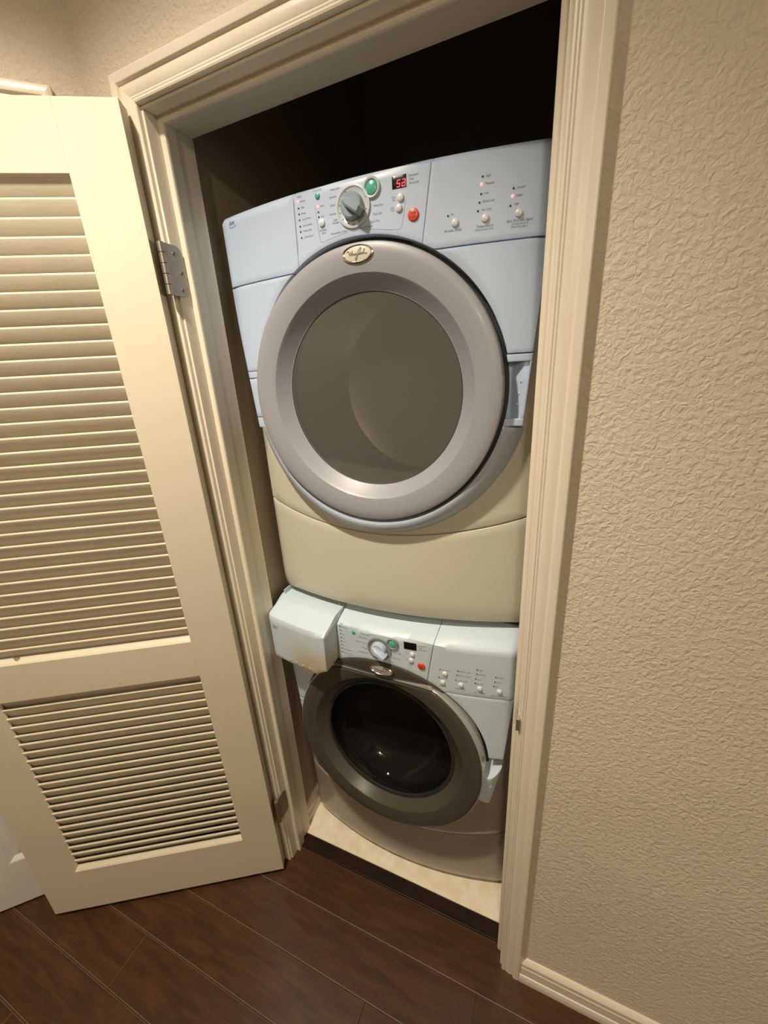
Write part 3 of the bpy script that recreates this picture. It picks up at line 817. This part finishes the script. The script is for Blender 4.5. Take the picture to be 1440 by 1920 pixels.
# ------------------------------------------------------------------ washing machine (lower machine)
wa_ctl = dict(
    dial=(0.0, .8850), start=(.0382, .9095), ctrl_on=(-.0745, .9170), stop=(.1128, .8568), disp=(.0688, .1018, .9022, .9232),
    buttons=[(.0901, .8885), (.0867, .8695), (.1723, .8461), (.1668, .8182), (.2118, .8185), (.2567, .8145), (.3031, .8115)],
    leds=[(-.1179, .9239 - .0119*i, 0) for i in range(8)] + [(.1604, .8569, 0), (.1575, .8314, 0), (.2037, .8601, 0), (.2025, .8467, 0), (.2, .8314, 0), (.2504, .8708, 0), (.2495, .8577, 0), (.2473, .8427, 0), (.2463, .8294, 0), (.2941, .8542, 0), (.2922, .8394, 0), (.2902, .826, 0)],
    text=[('Status', -.1190, .9300)] + [(s, -.1145, .9222 - .0119*i, TX(size=.0050, sx=.85)) for i, s in enumerate(('Add Garment', 'Pre', 'Wash', 'Rinse', 'Rinses', 'Spin', 'Cycle Complete', 'Control Locked'))] +
         [('Control On', -.0745, .9255, TX(align='C', size=.0045)), ('Whitest Whites', -.0260, .9180, TX(align='R', size=.005, sx=.85)), ('Heavy Duty', -.0340, .9060, TX(align='R', size=.005)), ('Normal / Casual', -.0372, .8900, TX(align='R', size=.005)), ('Delicate', -.0365, .8740, TX(align='R', size=.005)), ('Handwashables', -.0320, .8585, TX(align='R', size=.005)),
          ('Rinse / Spin', .0375, .8810, TX(size=.0048)), ('Drain / Spin', .0350, .8640, TX(size=.0048)), ('Soak', .0290, .8500, TX(size=.0048)), ('Estimated', .1065, .9170, TX(size=.0046)), ('Time', .1065, .9110, TX(size=.0046)), ('Remaining', .1065, .9050, TX(size=.0046)), ('More', .0815, .8880, TX(align='R')), ('Less', .0780, .8690, TX(align='R')), ('Delay', .0860, .8575, TX(align='C')), ('Start', .0860, .8525, TX(align='C')),
          ('Extra Rinse', .1640, .8550, TX(size=.0050)), ('Prewash', .1610, .8298, TX(size=.0050)), ('Options', .1660, .8045, TX(align='C', size=.0054)),
          ('Warm / Cold', .2070, .8580, TX(size=.0050)), ('Warm / Warm', .2060, .8447, TX(size=.0050)), ('Cold / Cold', .2035, .8295, TX(size=.0050)), ('Wash Temp', .2110, .8040, TX(align='C', size=.0056)),
          ('High', .2540, .8685, TX(size=.0050)), ('Medium', .2530, .8560, TX(size=.0050)), ('Low', .2510, .8408, TX(size=.0050)), ('No Spin', .2495, .8275, TX(size=.0050)), ('Spin Speed', .2570, .8000, TX(align='C', size=.0056)),
          ('Louder', .2975, .8520, TX(size=.0050)), ('Softer', .2955, .8378, TX(size=.0050)), ('Off', .2935, .8242, TX(size=.0050)), ('End Of Cycle Signal', .3020, .7960, TX(align='C', size=.0052, sx=.85))],
    lines=[])
washer, wfy, wzc, wbf = machine(dict(
    name='washing_machine', kind='washer', cat='washer', loc=(.344, .125, .012), yaw=0.0,
    label='grey-white front-loading washing machine at the bottom with an open detergent drawer',
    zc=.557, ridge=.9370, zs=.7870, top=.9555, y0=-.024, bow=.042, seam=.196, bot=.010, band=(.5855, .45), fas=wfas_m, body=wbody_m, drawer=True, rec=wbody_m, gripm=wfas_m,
    arcy=-.004, arcm=wbody_m, drum=drum_m, ydoor=-.043, dback=.048, tilt=-.055, ring=wring_m, glass=wglass_m, chord=.2330, doorlabel='dark pewter washer door with bowl-shaped glass',
    glassp=[(.1965, .0300), (.1905, .0310), (.185, .046), (.168, .083), (.135, .112), (.085, .129), (.04, .134), (0, .135)],
    knob=wknob_m, bez=wbez_m, gripang=.50, on=False, ctl=wa_ctl))
# fixed dark segment above the door, with its badge
bp_y = lambda x, z: -.026 + .03*(x/.343)**2 + .25*max(0, .805-z)
patch('badge_panel', lambda t: (lerp(-.166, .166, t), wzc+.222), lambda t: (lerp(-.166, .166, t), wzc+math.sqrt(.2845**2-lerp(-.166, .166, t)**2)), bp_y, wring_m, washer, nt=36, ns=5, rnd=.0015, yback=.02)
badge(washer, .0045, -.030, .8215, .0325, .0125, wbadge_m, chrome_m, SCRIPT, -.15)
# detergent drawer, pulled out
EXT = -.066
zbw = lambda x: max(.7945, wzc + math.sqrt(max(.2925**2 - x*x, 0)))
dw = patch('detergent_drawer', lambda t: (lerp(-.3405, -.1325, t), zbw(lerp(-.3405, -.1325, t))), lambda t: (lerp(-.3415, -.1285, t), .9555),
           lambda x, z: wfy(x, z)+EXT, soil_m, washer, nt=26, ns=16, thick=.068, rnd=.0045)
dw['label'] = 'yellow-stained detergent drawer pulled out'
P = Print(lambda x, z: wfy(x, z)+EXT)
P.text('duet', -.3190, .9000, size=.0135, shear=.1, sx=.75); P.line([(-.3190, .8975), (-.3145, .8950), (-.3065, .8955), (-.2980, .8980)], .0009)
P.build('logo', ink_m, dw)
for i in range(4):
    x = -.265+.0245*i; z = .8085
    lathe('drawer_dot', dome(.0026, .003), soil_m, dw, seg=10, loc=(x, wfy(x, z)+EXT, z))
x0, x1, ya, yb2, z0, z1 = -.332, -.142, .030, .125, .850, .9600
t_ = .0025
tray = boxes('drawer_tray', [(x0, x1, ya, yb2, z0, z0+t_), (x0, x0+t_, ya, yb2, z0+t_, .9705), (x1-t_, x1, ya, yb2, z0+t_, z1), (x0+t_, x1-t_, ya, ya+t_, z0+t_, z1-.004), (x0+t_, x1-t_, yb2-t_, yb2, z0+t_, z1-.006),
                             (-.262, -.262+t_, ya+t_, yb2-t_, z0+t_, z1-.02), (-.205, -.205+t_, ya+t_, yb2-t_, z0+t_, z1-.008)], wfas_m, dw)
boxes('drawer_slot', [(-.338, -.134, .127, .129, .80, .945)], gap_m, washer)

# ------------------------------------------------------------------ ceiling lamp trim around the bulb
cl = lathe('ceiling_light', [(.048, .0), (.078, .0), (.082, .004), (.080, .011), (.055, .013), (.050, .010)], bulb_m, None, seg=48, closed=True, loc=(LAMP[0], LAMP[1], CEIL), rot=(math.pi/2, 0, 0))
cl.rotation_euler = (-math.pi/2, 0, 0)
tag(cl, 'small round white recessed light in the hallway ceiling', 'ceiling light')
